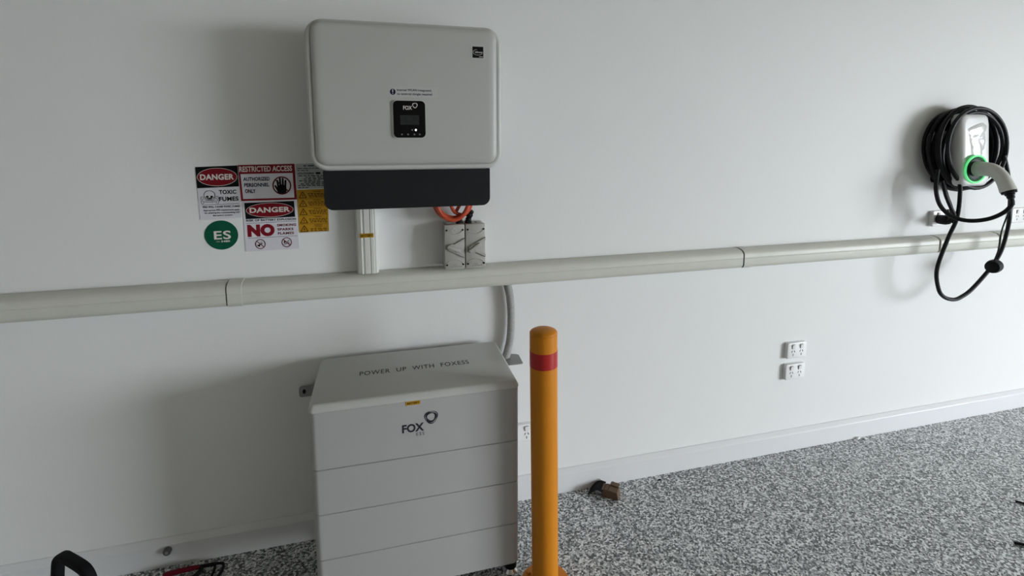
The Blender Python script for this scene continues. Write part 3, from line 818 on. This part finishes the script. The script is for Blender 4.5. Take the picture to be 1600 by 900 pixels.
b = BM(); fit(b, 'SMOKING', -0.3350, -0.2770, 1.1335, 1.1420, wallmap(Y_(1)), 0.04, 1.1); fit(b, 'SPARKS', -0.3345, -0.2860, 1.1195, 1.1280, wallmap(Y_(1)), 0.04, 1.1); fit(b, 'FLAMES', -0.3340, -0.2850, 1.1060, 1.1145, wallmap(Y_(1)), 0.04, 1.1)
P_(t, 'lettering', b, SDKRED, 'maroon words beside NO')
for k, cx in enumerate((-0.3885, -0.3085)):
    cz = 1.0775 + 0.002 * k
    b = BM(); annulus(b, cx, cz, 0.0155, 0.0165, 0.0024, Y_(2), Y_(0), 32); bar(b, cx - 0.0105, cz + 0.0105, cx + 0.0105, cz - 0.0105, 0.0022, Y_(3), Y_(1)); P_(t, 'prohibition_ring', b, SDKRED)
    b = BM()
    if k == 0:
        bar(b, cx - 0.0095, cz - 0.0055, cx + 0.0060, cz + 0.0020, 0.0032, Y_(1), Y_(0)); bar(b, cx - 0.001, cz + 0.0045, cx + 0.007, cz + 0.0075, 0.0014, Y_(1), Y_(0)); plate(b, ell(cx - 0.004, cz - 0.006, 0.0030, 0.0026, 10), Y_(1), Y_(0))
    else:
        bar(b, cx - 0.0090, cz - 0.0060, cx + 0.0080, cz - 0.0020, 0.0024, Y_(1), Y_(0)); plate(b, [(cx - 0.0095, cz - 0.003), (cx - 0.003, cz - 0.001), (cx - 0.0075, cz + 0.0065)], Y_(1), Y_(0)); bar(b, cx + 0.001, cz + 0.001, cx + 0.008, cz + 0.006, 0.0022, Y_(1), Y_(0))
    P_(t, 'pictogram', b, SBLACK)

# 4 round green ES sticker
t = sign('energy_storage_sticker', ell(-0.5010, 1.1130, 0.0485, 0.0475, 48), SGREEN, 'round green sticker with ES lettering below the toxic fumes sign', 'sticker')
b = BM(); fit(b, 'ES', -0.5225, -0.4735, 1.0990, 1.1270, wallmap(Y_(1)), 0.02, 1.08); fit(b, 'UN', -0.5170, -0.5070, 1.0905, 1.0940, wallmap(Y_(1)), 0.0); fit(b, '3480', -0.5030, -0.4770, 1.0895, 1.0955, wallmap(Y_(1)), 0.04, 1.1); P_(t, 'lettering', b, STEXT)

# 5 grey notice, partly behind the inverter
t = sign('notice_label', [(-0.2690, 1.3390), (-0.150, 1.3410), (-0.148, 1.2570), (-0.2670, 1.2560)], SGREY, 'grey label of dense black print tucked behind the inverter corner', 'label')
b = BM()
word_lines(b, -0.245, -0.175, 1.3325, 0.0030, Y_(1), 4, 1); word_lines(b, -0.264, -0.180, 1.3240, 0.0022, Y_(1), 6, 2); word_lines(b, -0.264, -0.230, 1.3175, 0.0022, Y_(1), 3, 3)
fit(b, 'SOUTHERN', -0.2630, -0.2140, 1.3040, 1.3105, wallmap(Y_(1)), 0.04, 1.1)
word_lines(b, -0.208, -0.160, 1.3075, 0.0060, Y_(1), 2, 21)
for k, (a, c, w) in enumerate(((-0.262, -0.170, 7), (-0.240, -0.180, 5), (-0.246, -0.182, 4), (-0.260, -0.195, 5), (-0.245, -0.180, 5), (-0.256, -0.165, 6), (-0.264, -0.160, 8))):
    word_lines(b, a, c, 1.2995 - 0.0054 * k, 0.0026, Y_(1), w, 30 + k)
word_lines(b, -0.264, -0.232, 1.2600, 0.0022, Y_(1), 3, 50)
P_(t, 'lettering', b, SBLACK)

# 6 yellow warning label with five rows
t = sign('warning_label', [(-0.2690, 1.2530), (-0.1740, 1.2545), (-0.1755, 1.1115), (-0.2685, 1.1105)], SYEL, 'yellow label with a column of five warning triangles, beside the duct', 'label')
b = BM()
for k in range(5):
    z0 = 1.2490 - 0.0283 * k
    bar(b, -0.2685, z0 - 0.0265, -0.175, z0 - 0.0255, 0.0007, Y_(1), Y_(0))
    if k < 4:
        fit(b, 'WARNING', -0.2200, -0.1960, z0 - 0.0045, z0 - 0.0005, wallmap(Y_(1)), 0.02)
        for r in range(3):
            word_lines(b, -0.236 + 0.002 * r, -0.179 - 0.003 * (r % 2), z0 - 0.0095 - 0.0052 * r, 0.0026, Y_(1), 6, 60 + 7 * k + r)
    else:
        fit(b, 'WARNING', -0.2210, -0.1950, z0 - 0.0045, z0 - 0.0005, wallmap(Y_(1)), 0.02); fit(b, 'DO NOT', -0.2180, -0.1970, z0 - 0.0105, z0 - 0.0065, wallmap(Y_(1)), 0.02)
        for r in range(2):
            word_lines(b, -0.232, -0.182, z0 - 0.0150 - 0.0055 * r, 0.0026, Y_(1), 4, 90 + r)
P_(t, 'lettering', b, SBROWN)
for k in range(5):
    cx, cz = -0.2520, 1.2340 - 0.0283 * k
    b = BM()
    T = [(cx - 0.0115, cz - 0.0075), (cx + 0.0115, cz - 0.0075), (cx, cz + 0.0125)]
    for p, q in zip(T, T[1:] + T[:1]):
        bar(b, *p, *q, 0.0022, Y_(1), Y_(0))
    plate(b, [(cx + 0.0012, cz + 0.0065), (cx - 0.0028, cz - 0.0005), (cx - 0.0002, cz - 0.0005), (cx - 0.0012, cz - 0.0060), (cx + 0.0028, cz + 0.0010), (cx + 0.0004, cz + 0.0010)], Y_(1), Y_(0))
    P_(t, 'warning_triangle', b, SBROWN)

# ------------------------------------------------------------------ floor items
# stopper on the skirting
t = thing('door_stop', 'small dark grey rubber stop fixed on the skirting left of battery', 'stopper', (-0.723, -0.018, 0.064))
b = BM(); lathe(b, [(0.0120, 0), (0.0120, 0.012), (0.0105, 0.015)], axis_matrix((-0.723, -0.0218, 0.0625), (0, -1, 0)), 20); obj('stop_body', b, STOPM, t)
b = BM(); lathe(b, [(0.0055, 0), (0.0055, 0.0015)], axis_matrix((-0.723, -0.0368, 0.0625), (0, -1, 0)), 10); obj('screw_head', b, GREYI, t)

# scrap of packaging against the skirting
t = thing('packaging_scrap', 'crumpled scrap of black and brown cardboard lying against the skirting', 'cardboard', (0.83, -0.05, 0))
ux, uy = Vector((0.80, -0.60, 0)).normalized(), Vector((0.60, 0.80, 0)).normalized()
O_ = Vector((0.800, -0.052, 0))
def S_(a, c, z):
    return O_ + ux * a + uy * c + Vector((0, 0, z))
b = BM()   # black curved flap
prf = [(-0.030, 0.001), (-0.018, 0.016), (-0.004, 0.028), (0.010, 0.033), (0.030, 0.031)]
rings(b, [[S_(a, c, z) for a, z in prf] + [S_(a, c, z - 0.0025) for a, z in prf[::-1]] for c in (-0.030, 0.034)])
obj('black_flap', b, SBLACK, t, label='black curved flap')
b = BM()
prf2 = [(-0.0315, 0.001), (-0.019, 0.0172), (-0.0045, 0.0295), (0.010, 0.0345)]
rings(b, [[S_(a - 0.002, c, z + 0.003) for a, z in prf2] + [S_(a, c, z - 0.0012) for a, z in prf2[::-1]] for c in (0.034, 0.0375)])
obj('paper_edge', b, PAPER, t, label='torn white paper edge')
b = BM()   # brown corrugated carton piece, tilted, with two creases
prf3 = [(0.020, 0.031), (0.031, 0.033), (0.033, 0.030), (0.035, 0.033), (0.047, 0.034), (0.0495, 0.031), (0.052, 0.034), (0.086, 0.030), (0.092, 0.001), (0.026, 0.001)]
rings(b, [[S_(a, c, z) for a, z in prf3] for c in (-0.020, 0.022)])
obj('brown_carton', b, CARD, t, label='brown carton corner', smooth=False)
b = BM()
rings(b, [[S_(a, c, z) for a, z in ((0.050, 0.034), (0.082, 0.030), (0.086, 0.036), (0.055, 0.040))] for c in (0.012, 0.034)])
obj('carton_flap', b, CARD, t, smooth=False)

# tool with red handle and black cord
t = thing('red_tool', 'red handled hand tool with black cord lying near the skirting', 'tool', (-0.64, -0.07, 0))
b = BM(); tube(b, [(-0.725, -0.072, 0.011), (-0.715, -0.071, 0.012), (-0.68, -0.068, 0.013), (-0.64, -0.064, 0.012), (-0.622, -0.062, 0.010)], 0.010, 12, [0.006, 0.0085, 0.0085, 0.0075, 0.006]); obj('handle', b, REDH, t, label='red handle')
b = BM(); tube(b, [(-0.622, -0.062, 0.010), (-0.60, -0.061, 0.010), (-0.575, -0.060, 0.009)], 0.006, 10); obj('shaft', b, BLACK, t)
b = BM(); tube(b, spline([(-0.590, -0.060, 0.010), (-0.560, -0.060, 0.008), (-0.549, -0.070, 0.006), (-0.550, -0.098, 0.005), (-0.560, -0.130, 0.005)], 8), 0.0045, 8); obj('cord', b, BLACK, t)
b = BM(); tube(b, spline([(-0.610, -0.061, 0.010), (-0.622, -0.085, 0.006), (-0.640, -0.115, 0.005), (-0.650, -0.150, 0.005)], 8), 0.0055, 8); obj('cord', b, BLACK, t)
b = BM(); tube(b, spline([(-0.577, -0.060, 0.009), (-0.574, -0.085, 0.005), (-0.578, -0.130, 0.005)], 8), 0.0040, 8); obj('cord', b, BLACK, t)

# tool bag, only its carry handle reaches into the picture
t = thing('tool_bag', 'black carry handle of a tool bag in the lower left corner', 'bag', (-0.80, -0.40, 0))
b = BM()
q = bmesh.new(); box(q, -0.15, 0.15, -0.085, 0.085, 0.0, 0.14, 0.015); merge(b, q, Matrix.Translation(Vector((-0.785, -0.41, 0))) @ Matrix.Rotation(math.radians(-40), 4, 'Z'))
obj('bag_body', b, BLKSTRAP, t)
def strap(pts, hw, ht):
    """flat padded strap: rounded-rectangle section swept along pts"""
    b = BM()
    pts = spline(pts, 6)
    rs = []
    side = Vector((0.64, 0.77, 0)).normalized()
    for i, p in enumerate(pts):
        tg = (pts[min(len(pts) - 1, i + 1)] - pts[max(0, i - 1)]).normalized()
        s = (side - tg * side.dot(tg)).normalized()
        n = tg.cross(s)
        rs.append([p + s * (x * hw) + n * (z * ht) for x, z in rrect(-1, 1, -1, 1, 0.55, 3)])
    rings(b, rs)
    return b
obj('carry_handle', strap([(-0.860, -0.350, 0.130), (-0.856, -0.350, 0.24), (-0.848, -0.350, 0.318), (-0.838, -0.357, 0.3405), (-0.822, -0.371, 0.3530), (-0.800, -0.391, 0.3565), (-0.762, -0.424, 0.3575), (-0.742, -0.441, 0.352), (-0.731, -0.450, 0.333), (-0.728, -0.452, 0.29), (-0.726, -0.452, 0.130)], 0.013, 0.0105), BLKSTRAP, t)
obj('handle_tab', strap([(-0.765, -0.440, 0.130), (-0.762, -0.440, 0.270), (-0.752, -0.445, 0.305), (-0.735, -0.452, 0.322)], 0.013, 0.012), BLKSTRAP, t)

# small scraps on the floor
def crumb(name, label, cat, p, size, material, rot=0.0, group=None):
    b = BM()
    q = bmesh.new()
    bmesh.ops.create_icosphere(q, subdivisions=2, radius=1.0)
    for v in q.verts:
        v.co *= 1 + RG.uniform(-0.25, 0.2)
        v.co.x *= size[0]; v.co.y *= size[1]; v.co.z = max(-size[2] * 0.6, v.co.z * size[2])
    merge(b, q, Matrix.Translation(Vector((p[0], p[1], size[2] * 0.6))) @ Matrix.Rotation(rot, 4, 'Z'))
    tag(obj(name, b, material, loc=(p[0], p[1], 0)), label, cat, group)
def offcut(label, p, q, r):
    b = BM(); tube(b, spline([(*p, r), ((p[0] + q[0]) / 2 + 0.003, (p[1] + q[1]) / 2, r * 1.3), (*q, r)], 6), r, 8)
    tag(obj('cable_offcut', b, BLACK, loc=(*p, 0)), label, 'offcut', 'black cable offcuts at the right edge')
offcut('short black offcut on the floor at right edge, farther of two', (2.372, -0.545), (2.392, -0.572), 0.004)
offcut('black offcut on the floor at right edge, nearer and longer one', (2.122, -0.700), (2.160, -0.738), 0.005)
crumb('black_crumb', 'small black crumb on the floor right of the cardboard scrap', 'debris', (1.083, -0.052), (0.008, 0.004, 0.003), SBLACK)
crumb('paper_scrap', 'larger white paper scrap at the skirting foot on the right', 'paper', (2.150, -0.026), (0.016, 0.008, 0.006), PAPER, 0.2, 'white paper scraps at the skirting')
crumb('paper_scrap', 'smaller white paper scrap just right of the larger scrap', 'paper', (2.180, -0.036), (0.010, 0.006, 0.005), PAPER, -0.4, 'white paper scraps at the skirting')
